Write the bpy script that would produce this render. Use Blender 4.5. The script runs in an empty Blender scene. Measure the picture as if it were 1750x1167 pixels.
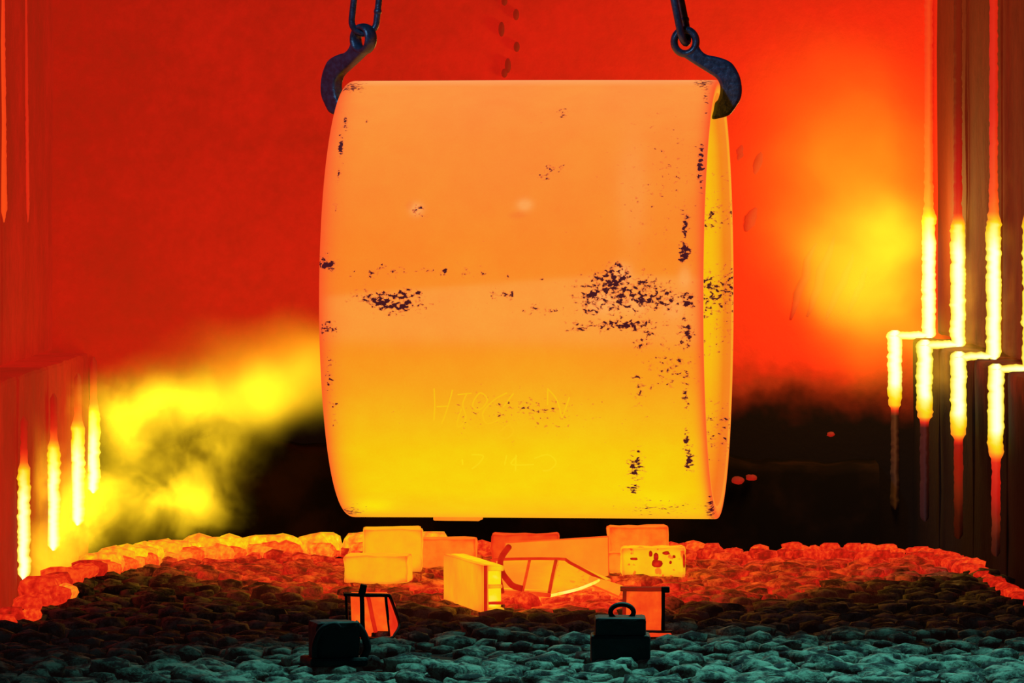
import bpy, bmesh, math, random
import numpy as np
from mathutils import Vector, Matrix, noise as mnoise

# ---------------------------------------------------------------- camera, world, lights, exposure
scene = bpy.context.scene
COL = scene.collection
F = 10000.0            # focal length in pixels of the 1750 x 1167 frame
HOR = 365.0            # row of the eye-level line
CAMY, EYE = -25.0, 1.55

cam = bpy.data.cameras.new('camera')
cam.sensor_width = 36.0
cam.lens = F / 1750 * 36.0
cam.shift_y = -(583.5 - HOR) / 1750
cam.clip_end = 200
camo = bpy.data.objects.new('camera', cam)
camo.location = (0, CAMY, EYE)
camo.rotation_euler = (math.pi / 2, 0, 0)
COL.objects.link(camo)
scene.camera = camo

world = bpy.data.worlds.new('foundry_hall')
world.use_nodes = True
world.node_tree.nodes['Background'].inputs[0].default_value = (0.10, 0.30, 0.42, 1)
world.node_tree.nodes['Background'].inputs[1].default_value = 0.03
scene.world = world

vs = scene.view_settings
vs.view_transform = 'Standard'
vs.look = 'None'
vs.exposure = 0.0
vs.gamma = 1.0
vs.use_curve_mapping = False
scene.cycles.max_bounces = 3
scene.cycles.diffuse_bounces = 2
scene.cycles.glossy_bounces = 1
scene.cycles.volume_bounces = 0


def add_spot(name, loc, target, col, power, angle, blend=0.6, size=0.4):
    l = bpy.data.lights.new(name, 'SPOT')
    l.color = col
    l.energy = power
    l.spot_size = math.radians(angle)
    l.spot_blend = blend
    l.shadow_soft_size = size
    o = bpy.data.objects.new(name, l)
    o.location = loc
    o.rotation_euler = (Vector(target) - Vector(loc)).to_track_quat('-Z', 'Y').to_euler()
    COL.objects.link(o)
    return o


def add_point(name, loc, col, power, size):
    l = bpy.data.lights.new(name, 'POINT')
    l.color = col
    l.energy = power
    l.shadow_soft_size = size
    o = bpy.data.objects.new(name, l)
    o.location = loc
    COL.objects.link(o)
    return o


# unseen spots added overhead: teal on the near cobbles, blue on the hooks
add_spot('fill_spot', (1.3, -2.6, 8.0), (0.75, -5.5, 0), (0.20, 1.0, 0.80), 2500, 33, 1.0)
add_spot('fill_spot', (-4.5, -9.0, 8.0), (0.1, 0, 2.35), (0.25, 0.62, 1.0), 3000, 16, 0.6, 0.5)

# ---------------------------------------------------------------- helpers


def W(px, row, d):
    """point seen at (px,row) of the photograph, at distance d from the camera plane"""
    return Vector(((px - 875) * d / F, CAMY + d, EYE - (row - HOR) * d / F))


def s2l(c):
    c = c / 255.0
    return c / 12.92 if c <= 0.04045 else ((c + 0.055) / 1.055) ** 2.4


def lin(r, g, b):
    return (s2l(r), s2l(g), s2l(b))


def link(name, mesh, mat=None, parent=None, smooth=False):
    o = bpy.data.objects.new(name, mesh)
    COL.objects.link(o)
    if mat is not None and len(mesh.materials) == 0:
        mesh.materials.append(mat)
    if parent is not None:
        o.parent = parent
    if smooth:
        mesh.polygons.foreach_set('use_smooth', [True] * len(mesh.polygons))
    return o


def bm_obj(name, bm, mat, parent=None, smooth=False):
    me = bpy.data.meshes.new(name)
    bmesh.ops.recalc_face_normals(bm, faces=bm.faces)
    bm.to_mesh(me)
    bm.free()
    return link(name, me, mat, parent, smooth)


def empty(name, loc, rz=0.0):
    o = bpy.data.objects.new(name, None)
    o.location = loc
    o.rotation_euler = (0, 0, rz)
    COL.objects.link(o)
    return o


def tag(o, label, cat=None, group=None, kind=None):
    if label:
        o['label'] = label
    if cat:
        o['category'] = cat
    if group:
        o['group'] = group
    if kind:
        o['kind'] = kind
    return o


def rough_box(w, d, h, seed=0, bevel=0.012, jit=0.004, cuts=3, base=True):
    """box with worn edges; base on z=0, centred in x and y"""
    bm = bmesh.new()
    bmesh.ops.create_cube(bm, size=1)
    for v in bm.verts:
        v.co = Vector((v.co.x * w, v.co.y * d, (v.co.z + (0.5 if base else 0)) * h))
    bmesh.ops.bevel(bm, geom=list(bm.edges), offset=bevel, segments=2, profile=0.6, affect='EDGES')
    if cuts:
        long_edges = [e for e in bm.edges if e.calc_length() > bevel * 3]
        bmesh.ops.subdivide_edges(bm, edges=long_edges, cuts=cuts, use_grid_fill=True)
    off = Vector((seed * 3.17, seed * 1.7, seed * 0.9))
    for v in bm.verts:
        n = mnoise.noise_vector(v.co * 14 + off) * 0.7 + mnoise.noise_vector(v.co * 45 + off) * 0.3
        v.co += n * jit
    return bm


def prism(pts, thick, hole=None, bevel=0.006, name='tmp'):
    """2-D outline (x,z) with an optional hole, extruded along y, edges rounded"""
    cu = bpy.data.curves.new(name, 'CURVE')
    cu.dimensions = '2D'
    cu.fill_mode = 'BOTH'
    cu.extrude = thick / 2 - bevel
    cu.bevel_depth = bevel
    cu.bevel_resolution = 2
    cu.offset = -bevel
    for loop in ([pts] + ([hole] if hole else [])):
        s = cu.splines.new('POLY')
        s.points.add(len(loop) - 1)
        for p, q in zip(s.points, loop):
            p.co = (q[0], q[1], 0, 1)
        s.use_cyclic_u = True
    o = bpy.data.objects.new(name, cu)
    COL.objects.link(o)
    bpy.context.view_layer.update()
    dg = bpy.context.evaluated_depsgraph_get()
    me = bpy.data.meshes.new_from_object(o.evaluated_get(dg))
    COL.objects.unlink(o)
    bpy.data.objects.remove(o)
    bpy.data.curves.remove(cu)
    me.transform(Matrix.Rotation(math.pi / 2, 4, 'X'))
    me.materials.clear()
    return me


def smooth_loop(pts, n=6):
    """closed Catmull-Rom through the points"""
    out = []
    m = len(pts)
    for i in range(m):
        p0, p1, p2, p3 = [Vector(pts[(i + k - 1) % m]) for k in range(4)]
        for k in range(n):
            t = k / n
            out.append(tuple(0.5 * ((2 * p1) + (p2 - p0) * t + (2 * p0 - 5 * p1 + 4 * p2 - p3) * t * t
                                    + (3 * p1 - p0 - 3 * p2 + p3) * t ** 3)))
    return out


def smooth_path(pts, n=6):
    out = []
    m = len(pts)
    for i in range(m - 1):
        p = [Vector(pts[min(max(i + k - 1, 0), m - 1)]) for k in range(4)]
        for k in range(n):
            t = k / n
            out.append(0.5 * ((2 * p[1]) + (p[2] - p[0]) * t + (2 * p[0] - 5 * p[1] + 4 * p[2] - p[3]) * t * t
                              + (3 * p[1] - p[0] - 3 * p[2] + p[3]) * t ** 3))
    out.append(Vector(pts[-1]))
    return out


def tube(bm, path, r, seg=8, closed=False, flat=1.0):
    """sweep a circle along a path; r may be a number or a list"""
    path = [Vector(p) for p in path]
    n = len(path)
    rings = []
    up = Vector((0.13, 0.31, 0.94)).normalized()
    for i, p in enumerate(path):
        a = path[(i - 1) % n] if (closed or i > 0) else p
        b = path[(i + 1) % n] if (closed or i < n - 1) else p
        t = (b - a).normalized()
        u = up - t * up.dot(t)
        if u.length < 1e-3:
            u = Vector((1, 0, 0)) - t * t.x
        u.normalize()
        up = u
        v = t.cross(u)
        rr = r[i] if isinstance(r, (list, tuple)) else r
        rings.append([bm.verts.new(p + (u * math.cos(k * 2 * math.pi / seg) * flat + v * math.sin(k * 2 * math.pi / seg)) * rr)
                      for k in range(seg)])
    for i in range(n if closed else n - 1):
        A, B = rings[i], rings[(i + 1) % n]
        for k in range(seg):
            bm.faces.new((A[k], A[(k + 1) % seg], B[(k + 1) % seg], B[k]))
    if not closed:
        bm.faces.new(list(reversed(rings[0])))
        bm.faces.new(rings[-1])
    return bm


# ---------------------------------------------------------------- materials
class N:
    """small node-tree writer"""

    def __init__(self, name):
        self.mat = bpy.data.materials.new(name)
        self.mat.use_nodes = True
        self.t = self.mat.node_tree
        self.t.nodes.clear()
        self.out = self.t.nodes.new('ShaderNodeOutputMaterial')

    def node(self, typ, inputs=None, **props):
        n = self.t.nodes.new(typ)
        for k, v in props.items():
            setattr(n, k, v)
        for k, v in (inputs or {}).items():
            self.put(n.inputs[k], v)
        return n

    def put(self, sock, v):
        if hasattr(v, 'is_output'):
            self.t.links.new(v, sock)
        elif isinstance(v, (tuple, list)) and len(v) == 3 and sock.type == 'RGBA':
            sock.default_value = (*v, 1)
        else:
            sock.default_value = v

    def math(self, op, a, b=None, c=None, clamp=False):
        n = self.node('ShaderNodeMath', operation=op, use_clamp=clamp)
        for i, v in enumerate((a, b, c)):
            if v is not None:
                self.put(n.inputs[i], v)
        return n.outputs[0]

    def vmath(self, op, a, b=None):
        n = self.node('ShaderNodeVectorMath', operation=op)
        self.put(n.inputs[0], a)
        if b is not None:
            self.put(n.inputs[1], b)
        return n.outputs['Value'] if op in ('LENGTH', 'DOT_PRODUCT') else n.outputs[0]

    def noise(self, vec, scale, detail=3, rough=0.55, dist=0.0):
        n = self.node('ShaderNodeTexNoise', {'Vector': vec, 'Scale': scale, 'Detail': detail, 'Roughness': rough, 'Distortion': dist})
        return n.outputs[0]

    def smooth(self, x, a, b, lo=0.0, hi=1.0):
        n = self.node('ShaderNodeMapRange', {0: x, 1: a, 2: b, 3: lo, 4: hi}, interpolation_type='SMOOTHSTEP')
        return n.outputs[0]

    def mix(self, f, a, b):
        n = self.node('ShaderNodeMix', data_type='RGBA')
        self.put(n.inputs[0], f)
        self.put(n.inputs[6], a)
        self.put(n.inputs[7], b)
        return n.outputs[2]

    def pos(self):
        return self.node('ShaderNodeNewGeometry').outputs['Position']

    def obj(self):
        return self.node('ShaderNodeTexCoord').outputs['Object']

    def bump(self, h, strength=0.5, dist=0.01):
        return self.node('ShaderNodeBump', {'Height': h, 'Strength': strength, 'Distance': dist}).outputs[0]

    def bsdf(self, base, rough=0.8, metal=0.0, emis=None, estr=1.0, normal=None, spec=0.3):
        b = self.node('ShaderNodeBsdfPrincipled', {'Base Color': base, 'Roughness': rough, 'Metallic': metal,
                                                   'Specular IOR Level': spec})
        if emis is not None:
            self.put(b.inputs['Emission Color'], emis)
            self.put(b.inputs['Emission Strength'], estr)
        if normal is not None:
            self.put(b.inputs['Normal'], normal)
        self.t.links.new(b.outputs[0], self.out.inputs['Surface'])
        self.mat.cycles.emission_sampling = 'NONE'
        return self.mat

    def ramp(self, f, stops):
        n = self.node('ShaderNodeValToRGB', {0: f})
        el = n.color_ramp.elements
        while len(el) < len(stops):
            el.new(1.0)
        for e, (p, c) in zip(el, stops):
            e.position = p
            e.color = (*c, 1)
        return n.outputs[0]


# colour of glowing matter against temperature
HEAT = [(0.00, (0.002, 0.0008, 0.0006)), (0.12, lin(48, 12, 4)), (0.22, lin(105, 27, 8)), (0.32, lin(150, 22, 9)),
        (0.42, lin(194, 24, 12)), (0.52, lin(230, 44, 18)), (0.62, lin(250, 82, 22)), (0.72, lin(249, 135, 28)),
        (0.80, lin(247, 178, 20)), (0.88, lin(248, 222, 18)), (0.95, (1.1, 1.0, 0.25)), (1.0, (1.6, 1.5, 0.9))]
_hp = np.array([h[0] for h in HEAT])
_hc = np.array([h[1] for h in HEAT])


def heat_rgb(t):
    t = np.clip(t, 0, 1)
    return np.stack([np.interp(t, _hp, _hc[:, k]) for k in range(3)], -1)


def hot_material(name, t0, amp=0.06, scale=9.0, base=(0.035, 0.014, 0.008), spots=0.0, rough=0.85, edge=0.0):
    """glowing refractory or steel at about temperature t0, mottled with scale"""
    m = N(name)
    p = m.obj()
    n1 = m.noise(p, scale, 4, 0.6)
    t = m.math('MULTIPLY_ADD', m.math('SUBTRACT', n1, 0.5), amp * 4, t0)
    if spots:
        n2 = m.noise(p, scale * 3.2, 2, 0.5)
        t = m.math('SUBTRACT', t, m.math('MULTIPLY', m.smooth(n2, 0.60, 0.68), spots))
    # thin edges cool first
    pt = m.node('ShaderNodeNewGeometry').outputs['Pointiness']
    t = m.math('SUBTRACT', t, m.math('MULTIPLY', m.smooth(pt, 0.52, 0.60), edge))
    col = m.ramp(t, HEAT)
    return m.bsdf(base, rough, 0, col, 1.0, m.bump(n1, 0.4, 0.01))


def heat_attr_material(name, base=(0.08, 0.04, 0.03), strength=1.0, grain=0.10):
    """glow colour carried by the mesh itself (attribute heat)"""
    m = N(name)
    a = m.node('ShaderNodeAttribute', attribute_name='glow_tint').outputs['Color']
    n = m.noise(m.obj(), 30, 3)
    g = m.math('MULTIPLY_ADD', m.math('SUBTRACT', n, 0.5), grain * 2, 1.0)
    col = m.vmath('MULTIPLY', a, m.node('ShaderNodeCombineXYZ', {0: g, 1: g, 2: g}).outputs[0])
    return m.bsdf(base, 0.9, 0, col, strength)


def set_heat(me, t):
    rgb = heat_rgb(np.asarray(t))
    at = me.attributes.new('glow_tint', 'FLOAT_COLOR', 'POINT')
    at.data.foreach_set('color', np.concatenate([rgb, np.ones((len(rgb), 1))], 1).astype(np.float32).ravel())


def verts_of(me):
    a = np.empty(len(me.vertices) * 3)
    me.vertices.foreach_get('co', a)
    return a.reshape(-1, 3)


def steel_material(name, c, rough=0.45, sc=60):
    m = N(name)
    p = m.obj()
    n = m.noise(p, sc, 4)
    col = m.mix(m.smooth(n, 0.35, 0.7), c, tuple(x * 1.9 for x in c))
    return m.bsdf(col, m.math('MULTIPLY_ADD', n, 0.3, rough - 0.12), 0.30, None, 1, m.bump(n, 0.6, 0.006), 0.7)


M_STEEL = steel_material('forged_black_steel', (0.020, 0.027, 0.052), 0.36, 40)
M_COLD = steel_material('cold_sooty_iron', (0.005, 0.006, 0.013), 0.6, 25)

# ---------------------------------------------------------------- setting: pit floor, walls


def wall_material(name, t0, amp, base, dark_z=None, flamelit=0.0):
    m = N(name)
    p = m.pos()
    big = m.noise(p, 0.55, 3, 0.55)
    fine = m.noise(p, 16, 4, 0.65)
    t = m.math('MULTIPLY_ADD', m.math('SUBTRACT', big, 0.5), amp * 3, t0)
    t = m.math('MULTIPLY_ADD', m.math('SUBTRACT', fine, 0.5), 0.09, t)
    t = m.math('MULTIPLY_ADD', m.math('SUBTRACT', m.noise(p, 3.2, 4, 0.6), 0.5), 0.10, t)
    if flamelit:                 # flame light painted into the glow, rising towards the burner side
        t = m.math('MULTIPLY_ADD', m.node('ShaderNodeSeparateXYZ', {0: p}).outputs[0], flamelit, t)
    if dark_z is not None:     # darker, weaker glow towards the foot of the wall, ragged edge
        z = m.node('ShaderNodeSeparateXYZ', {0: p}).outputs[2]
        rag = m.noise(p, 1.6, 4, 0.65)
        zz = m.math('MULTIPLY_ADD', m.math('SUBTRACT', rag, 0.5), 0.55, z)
        s = m.smooth(zz, dark_z[0], dark_z[1])
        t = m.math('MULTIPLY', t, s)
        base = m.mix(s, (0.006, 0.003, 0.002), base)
    col = m.ramp(t, HEAT)
    return m.bsdf(base, 0.9, 0, col, 1.0, m.bump(fine, 0.25, 0.02), 0.1)


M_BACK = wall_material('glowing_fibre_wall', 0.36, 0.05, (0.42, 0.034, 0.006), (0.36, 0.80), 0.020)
M_SIDE = wall_material('dark_side_wall', 0.21, 0.03, (0.06, 0.010, 0.003), (0.55, 1.0))
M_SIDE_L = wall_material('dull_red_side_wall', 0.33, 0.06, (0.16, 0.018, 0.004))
M_SOOT = N('soot_black_refractory')
M_SOOT = M_SOOT.bsdf(M_SOOT.mix(M_SOOT.smooth(M_SOOT.noise(M_SOOT.pos(), 3, 4), 0.4, 0.7), (0.004, 0.0025, 0.002), (0.016, 0.007, 0.004)), 0.95, 0, spec=0.05)

# pit floor below the hearth car
bm = bmesh.new()
bmesh.ops.create_grid(bm, x_segments=40, y_segments=60, size=1)
for v in bm.verts:
    v.co = Vector((v.co.x * 5.0, v.co.y * 9.0 + 0.0, -0.85 + 0.03 * mnoise.noise(v.co * 25)))
o = bm_obj('floor', bm, M_SOOT)
tag(o, 'dark sooty furnace pit floor below the hearth', kind='structure')

YB = 7.0               # back wall
# back wall: one thick slab, gently uneven, with pins and slanted ribs as pieces
bm = bmesh.new()
bmesh.ops.create_cube(bm, size=1)
for v in bm.verts:
    v.co = Vector((v.co.x * 6.4, YB + 0.2 + v.co.y * 0.4, 1.85 + v.co.z * 5.4))
bmesh.ops.subdivide_edges(bm, edges=list(bm.edges), cuts=30, use_grid_fill=True)
for v in bm.verts:
    if v.co.y < YB + 0.05:
        v.co.y += 0.035 * mnoise.noise(v.co * 0.9)
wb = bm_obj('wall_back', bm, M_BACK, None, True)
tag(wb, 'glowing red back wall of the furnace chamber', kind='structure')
# anchor pins that show as dark dots above the ring
M_PIN = hot_material('cool_anchor_pin', 0.30, 0.03)
for (x, r, hh) in ((857, 50, 13), (883, 80, 9), (862, 2, 8), (882, 25, 10), (868, 112, 13), (862, 125, 8)):
    c = W(x, r, 32)
    bm = bmesh.new()
    bmesh.ops.create_uvsphere(bm, u_segments=10, v_segments=6, radius=1)
    for v in bm.verts:
        v.co = Vector((v.co.x * 0.018, v.co.y * 0.03, v.co.z * hh * 0.0032)) + c
    bm_obj('anchor_pin', bm, M_PIN, wb, True)
# thin slanted ridges on the lining beside the right flame
M_RIDGE = hot_material('slanted_ridge', 0.50, 0.04)
for (x0, r0, x1, r1, w) in ((1352, 545, 1392, 415, .014), (1380, 540, 1428, 400, .016), (1412, 545, 1462, 430, .014),
                            (1450, 535, 1485, 450, .012), (1290, 300, 1302, 255, .016), (1275, 395, 1292, 355, .018), (1262, 275, 1268, 245, .012)):
    a, b = W(x0, r0, 31.99), W(x1, r1, 31.99)
    bm = bmesh.new()
    pts = [a.lerp(b, k / 9) + Vector((0.02 * mnoise.noise(Vector((k * .5, x0, 0))), 0.01, 0)) for k in range(10)]
    tube(bm, pts, [1.5 * w * math.sin(math.pi * (k + .6) / 10.2) + .003 for k in range(10)], 8)
    bm_obj('slanted_ridge', bm, M_RIDGE, wb, True)

# dark plinth at the foot of the back wall, with a ragged crust on top
bm = bmesh.new()
nx = 120
front = []
for i in range(nx + 1):
    x = -2.2 + 4.18 * i / nx
    h = 0.30 + 0.05 * mnoise.noise(Vector((x * 2.3, 3, 0))) + 0.025 * mnoise.noise(Vector((x * 9, 1, 0)))
    if x > 0.95:
        h -= 0.12 * min(1, (x - 0.95) / 0.4)
    col = [Vector((x, YB - 0.45, -0.9)), Vector((x, YB - 0.45, h - 0.04)), Vector((x, YB - 0.40, h)), Vector((x, YB + 0.1, h + 0.02))]
    front.append([bm.verts.new(c) for c in col])
for i in range(nx):
    for k in range(3):
        bm.faces.new((front[i][k], front[i + 1][k], front[i + 1][k + 1], front[i][k + 1]))
o = o_plinth = bm_obj('trim_1', bm, M_SOOT, None, True)
tag(o, 'black sooty plinth along the foot of the back wall', kind='structure')

M_SEAM = heat_attr_material('white_hot_seam', strength=1.0, grain=0.05)
rng = random.Random(4)


def seam_bar(name, parent, path, width, temps, seed, depth=0.05, jag=0.010, taper=6):
    """glowing joint between two lining modules: a rough bar that faces the furnace mouth.
    path: (x,z) points on one plane; temps: heat along it; drawn at y = path[...][1]"""
    pts = []
    tt = []
    for i in range(len(path) - 1):
        a, b = Vector(path[i]), Vector(path[i + 1])
        n = max(2, int((b - a).length / 0.012))
        for k in range(n):
            pts.append(a.lerp(b, k / n))
            tt.append(temps[i] + (temps[i + 1] - temps[i]) * k / n)
    pts.append(Vector(path[-1]))
    tt.append(temps[-1])
    r = random.Random(seed)
    bm = bmesh.new()
    cols = 7
    rows = []
    heat = []
    for i, p in enumerate(pts):
        a = pts[max(i - 1, 0)]
        b = pts[min(i + 1, len(pts) - 1)]
        t = (b - a).normalized()
        nrm = Vector((-t.z, 0, t.x))
        j1 = mnoise.noise(Vector((i * 0.55, seed, 0))) + 0.7 * mnoise.noise(Vector((i * 0.17, seed, 3)))
        j2 = mnoise.noise(Vector((i * 0.55, seed, 9))) + 0.7 * mnoise.noise(Vector((i * 0.17, seed, 5)))
        end = min(1.0, (min(i, len(pts) - 1 - i) + 0.8) / taper)
        fat = 0.55 + 0.45 * min(1.0, max(0.0, (tt[i] - 0.60) / 0.30))
        wl = fat * width * (0.5 + j1 * jag / width) * end
        wr = fat * width * (0.5 + j2 * jag / width) * end
        line = []
        for k in range(cols):
            s = k / (cols - 1)
            off = -wl + (wl + wr) * s
            bulge = depth * math.sin(math.pi * s)
            line.append(bm.verts.new(p + nrm * off + Vector((0, -bulge, 0))))
            e = abs(2 * s - 1)
            heat.append(tt[i] - 0.13 * e ** 2.0 * (1 if tt[i] > 0.8 else 0.3))
        rows.append(line)
    for i in range(len(rows) - 1):
        for k in range(cols - 1):
            bm.faces.new((rows[i][k], rows[i][k + 1], rows[i + 1][k + 1], rows[i + 1][k]))
    me = bpy.data.meshes.new(name)
    bm.to_mesh(me)
    bm.free()
    set_heat(me, heat)
    me.materials.append(M_SEAM)
    return link(name, me, None, parent, True)


def slab(x0, x1, y0, y1, z0, z1, seed, jit=0.012, bev=0.02, cuts=6):
    bm = rough_box(x1 - x0, y1 - y0, z1 - z0, seed, bev, jit, cuts)
    for v in bm.verts:
        v.co += Vector(((x0 + x1) / 2, (y0 + y1) / 2, z0))
    return bm


# right wall: receding modules above and below a ledge, glowing seams between them
wr = empty('wall_right', (2.3, 4, 0))
tag(wr, 'stepped right wall of the furnace with glowing seams between its panels', kind='structure')
wr_inv = Matrix.Translation((-2.3, -4, 0))


def put(o, parent):
    o.parent = parent
    o.matrix_parent_inverse = Matrix.Translation(-Vector(parent.location))
    return o


seams_r = [(1587, 32.0), (1637, 29.95), (1698, 27.75), (1760, 25.9)]
low_r = [1529, 1580, 1638, 1702]
led_r = [570, 586, 606, 627]
end_r = [700, 720, 750, 780]
for k, (x, d) in enumerate(seams_r):
    up = W(x, 365, d)
    y = up.y
    ynext = (seams_r[k + 1][1] + CAMY) if k < 3 else -2.5
    # module behind this seam, towards the furnace mouth
    m_up = M_SIDE
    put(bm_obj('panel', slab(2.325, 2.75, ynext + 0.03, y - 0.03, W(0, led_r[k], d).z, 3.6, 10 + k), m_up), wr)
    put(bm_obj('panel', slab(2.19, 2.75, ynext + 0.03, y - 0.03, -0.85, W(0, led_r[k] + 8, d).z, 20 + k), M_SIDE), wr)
    wu = 26 * d / F
    wl = 28 * d / F
    fade = [(0.50, 0.56, 0.66), (0.20, 0.25, 0.45), (0.46, 0.50, 0.62), (0.5, 0.55, 0.6)][k]
    U = lambda r, xx=x: (W(xx, r, d).x, y, W(xx, r, d).z)
    tops = [360, 372, 370, 368][k]
    s1 = seam_bar('glowing_seam', None, [U(-330), U(tops - 200), U(tops - 45), U(tops - 8), U(tops + 14), U(tops + 60), U(led_r[k] + 8)], wu,
                  [fade[0], fade[1], fade[2], fade[2] + .06, 0.93, 1.0, 1.0], 40 + k, 0.06, 0.010, 2)
    put(s1, wr)
    L = lambda r, xx=low_r[k]: (W(xx, r, d).x, y, W(xx, r, d).z)
    s2 = seam_bar('glowing_seam', None, [U(led_r[k] + 2, x + 6), U(led_r[k] + 4, low_r[k] - 10)], 15 * d / F, [1.0, 0.96], 50 + k, 0.06, 0.006)
    put(s2, wr)
    tail = [0.08, 0.12, 0.28, 0.40][k]
    s3 = seam_bar('glowing_seam', None, [L(led_r[k] - 6), L(end_r[k] - 45), L(end_r[k] - 8), L(end_r[k] + 10), L(end_r[k] + 70), L(end_r[k] + 170)], wl,
                  [1.0, 1.0, 0.84, tail * 1.25, tail, 0.02], 60 + k, 0.06, 0.010, 2)
    put(s3, wr)

# left wall: upper modules, ledge, lower modules with short seams
wl_ = empty('wall_left', (-2.4, 4, 0))
tag(wl_, 'stepped left wall of the furnace with short glowing seams above the hearth', kind='structure')
ups = [(96, 32.0), (48, 30.2), (7, 28.8), (-60, 26.7)]
for k, (x, d) in enumerate(ups):
    y = d + CAMY
    yn = (ups[k + 1][1] + CAMY) if k < 3 else -2.5
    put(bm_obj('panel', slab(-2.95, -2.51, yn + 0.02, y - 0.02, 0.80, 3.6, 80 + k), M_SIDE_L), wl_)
    P = lambda r, xx=x: (W(xx, r, d).x, y, W(xx, r, d).z)
    if k in (1, 2):
        put(seam_bar('glowing_seam', None, [P(-330, x - 8), P(380)], (10 if k == 1 else 20) * d / F, [0.42, 0.50] if k == 1 else [0.52, 0.60], 90 + k, 0.03, 0.006), wl_)
lows = [(160, 32.0, 690, 842, 22), (133, 30.8, 718, 897, 24), (92, 29.2, 752, 940, 22), (41, 27.4, 790, 990, 22), (-20, 25.6, 800, 1030, 20)]
for k, (x, d, r0, r1, w) in enumerate(lows):
    y = d + CAMY
    yn = (lows[k + 1][1] + CAMY) if k < 4 else -2.5
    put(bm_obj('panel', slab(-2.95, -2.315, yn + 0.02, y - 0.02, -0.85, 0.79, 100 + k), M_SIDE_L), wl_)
    P = lambda r, xx=x: (W(xx, r, d).x, y, W(xx, r, d).z)
    put(seam_bar('glowing_seam', None, [P(r0 - 80), P(r0 - 25), P(r0), P(r0 + 14), P(r0 + 60), P(r1)], w * d / F, [0.36, 0.46, 0.66, 0.90, 0.98, 1.0], 120 + k, 0.05, 0.010, 3), wl_)

# ---------------------------------------------------------------- hearth car with cobbles
PLAN = [(-2.10, -9.0), (-2.05, -4.5), (-2.02, -3.2), (-1.97, -1.5), (-1.88, -0.1), (-1.72, 0.8), (-1.46, 1.5), (-1.0, 1.85), (0, 1.95),
        (1.0, 1.95), (1.6, 1.85), (1.9, 1.55), (2.0, 1.0), (2.06, -0.5), (2.1, -2.0), (2.12, -4.5), (2.14, -9.0)]
plan_fine = [Vector((p[0], p[1], 0)) for p in smooth_path([(a, b, 0) for a, b in PLAN], 8)]


def inside(x, y):
    c = False
    n = len(plan_fine)
    j = n - 1
    for i in range(n):
        a, b = plan_fine[i], plan_fine[j]
        if (a.y > y) != (b.y > y) and x < (b.x - a.x) * (y - a.y) / (b.y - a.y) + a.x:
            c = not c
        j = i
    return c


def hearth_material(name, stone):
    m = N(name)
    p = m.pos()
    sx = m.node('ShaderNodeSeparateXYZ', {0: p})
    x, y, z = sx.outputs
    ax = m.math('SUBTRACT', x, 0.15)
    yc = m.math('MULTIPLY_ADD', m.math('MULTIPLY', ax, ax), 0.85, -2.35)
    big = m.noise(p, 2.2, 4, 0.65)
    # the hearth is hottest where the ring stood and at the furnace end, cold towards the hall
    q = m.math('ADD', m.math('SUBTRACT', y, yc), m.math('MULTIPLY', m.math('SUBTRACT', big, 0.5), 2.2))
    t = m.math('MULTIPLY', m.smooth(q, -0.55, 1.3), 0.37)
    core = m.math('ADD', m.math('POWER', m.math('MULTIPLY', m.math('SUBTRACT', x, 0.15), 1.5), 2.0),
                  m.math('POWER', m.math('MULTIPLY', m.math('ADD', y, 1.1), 0.75), 2.0))
    t = m.math('ADD', t, m.math('MULTIPLY', m.smooth(core, 1.1, 0.0), 0.21))
    rim = m.math('ADD', y, m.math('MULTIPLY', m.math('MULTIPLY', ax, ax), 0.12))
    t = m.math('ADD', t, m.math('MULTIPLY', m.smooth(rim, 1.0, 2.1), 0.16))
    fine = m.noise(p, 11, 4, 0.7)
    t = m.math('ADD', t, m.math('MULTIPLY', m.math('SUBTRACT', fine, 0.52), m.math('MULTIPLY', m.smooth(t, 0.02, 0.3), 0.95)))
    col = m.ramp(t, HEAT)
    if stone:
        r = m.noise(p, 11, 5, 0.75)
        base = m.mix(m.smooth(r, 0.42, 0.62), (0.012, 0.014, 0.022), (0.34, 0.36, 0.32))
    else:
        base = (0.012, 0.012, 0.013)
    mat = m.bsdf(base, 0.85, 0, col, 1.0, m.bump(m.noise(p, 60, 4), 0.6, 0.01), 0.25)
    mat.cycles.emission_sampling = 'NONE'
    return mat


M_BED = hearth_material('hearth_bed', False)
M_STONE = hearth_material('hearth_cobble', True)

hearth = empty('hearth_car', (0, -2.5, -0.7))
tag(hearth, 'wide low hearth paved with rough cobbles, glowing red at its rounded far end', 'furnace hearth')


def hput(o):
    return put(o, hearth)


bm = bmesh.new()
vt = [bm.verts.new((p.x, p.y, -0.034)) for p in plan_fine]
vb = [bm.verts.new((p.x * 0.99, p.y - 0.02, -0.70)) for p in plan_fine]
bm.faces.new(list(reversed(vt)))
n = len(vt)
for i in range(n):
    bm.faces.new((vt[i], vt[(i + 1) % n], vb[(i + 1) % n], vb[i]))
bmesh.ops.triangulate(bm, faces=[f for f in bm.faces if len(f.verts) > 4])
hput(bm_obj('bed', bm, M_BED))

# cobbles: a handful of lump shapes, the nearest ones singly, the rest as one mass


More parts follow.
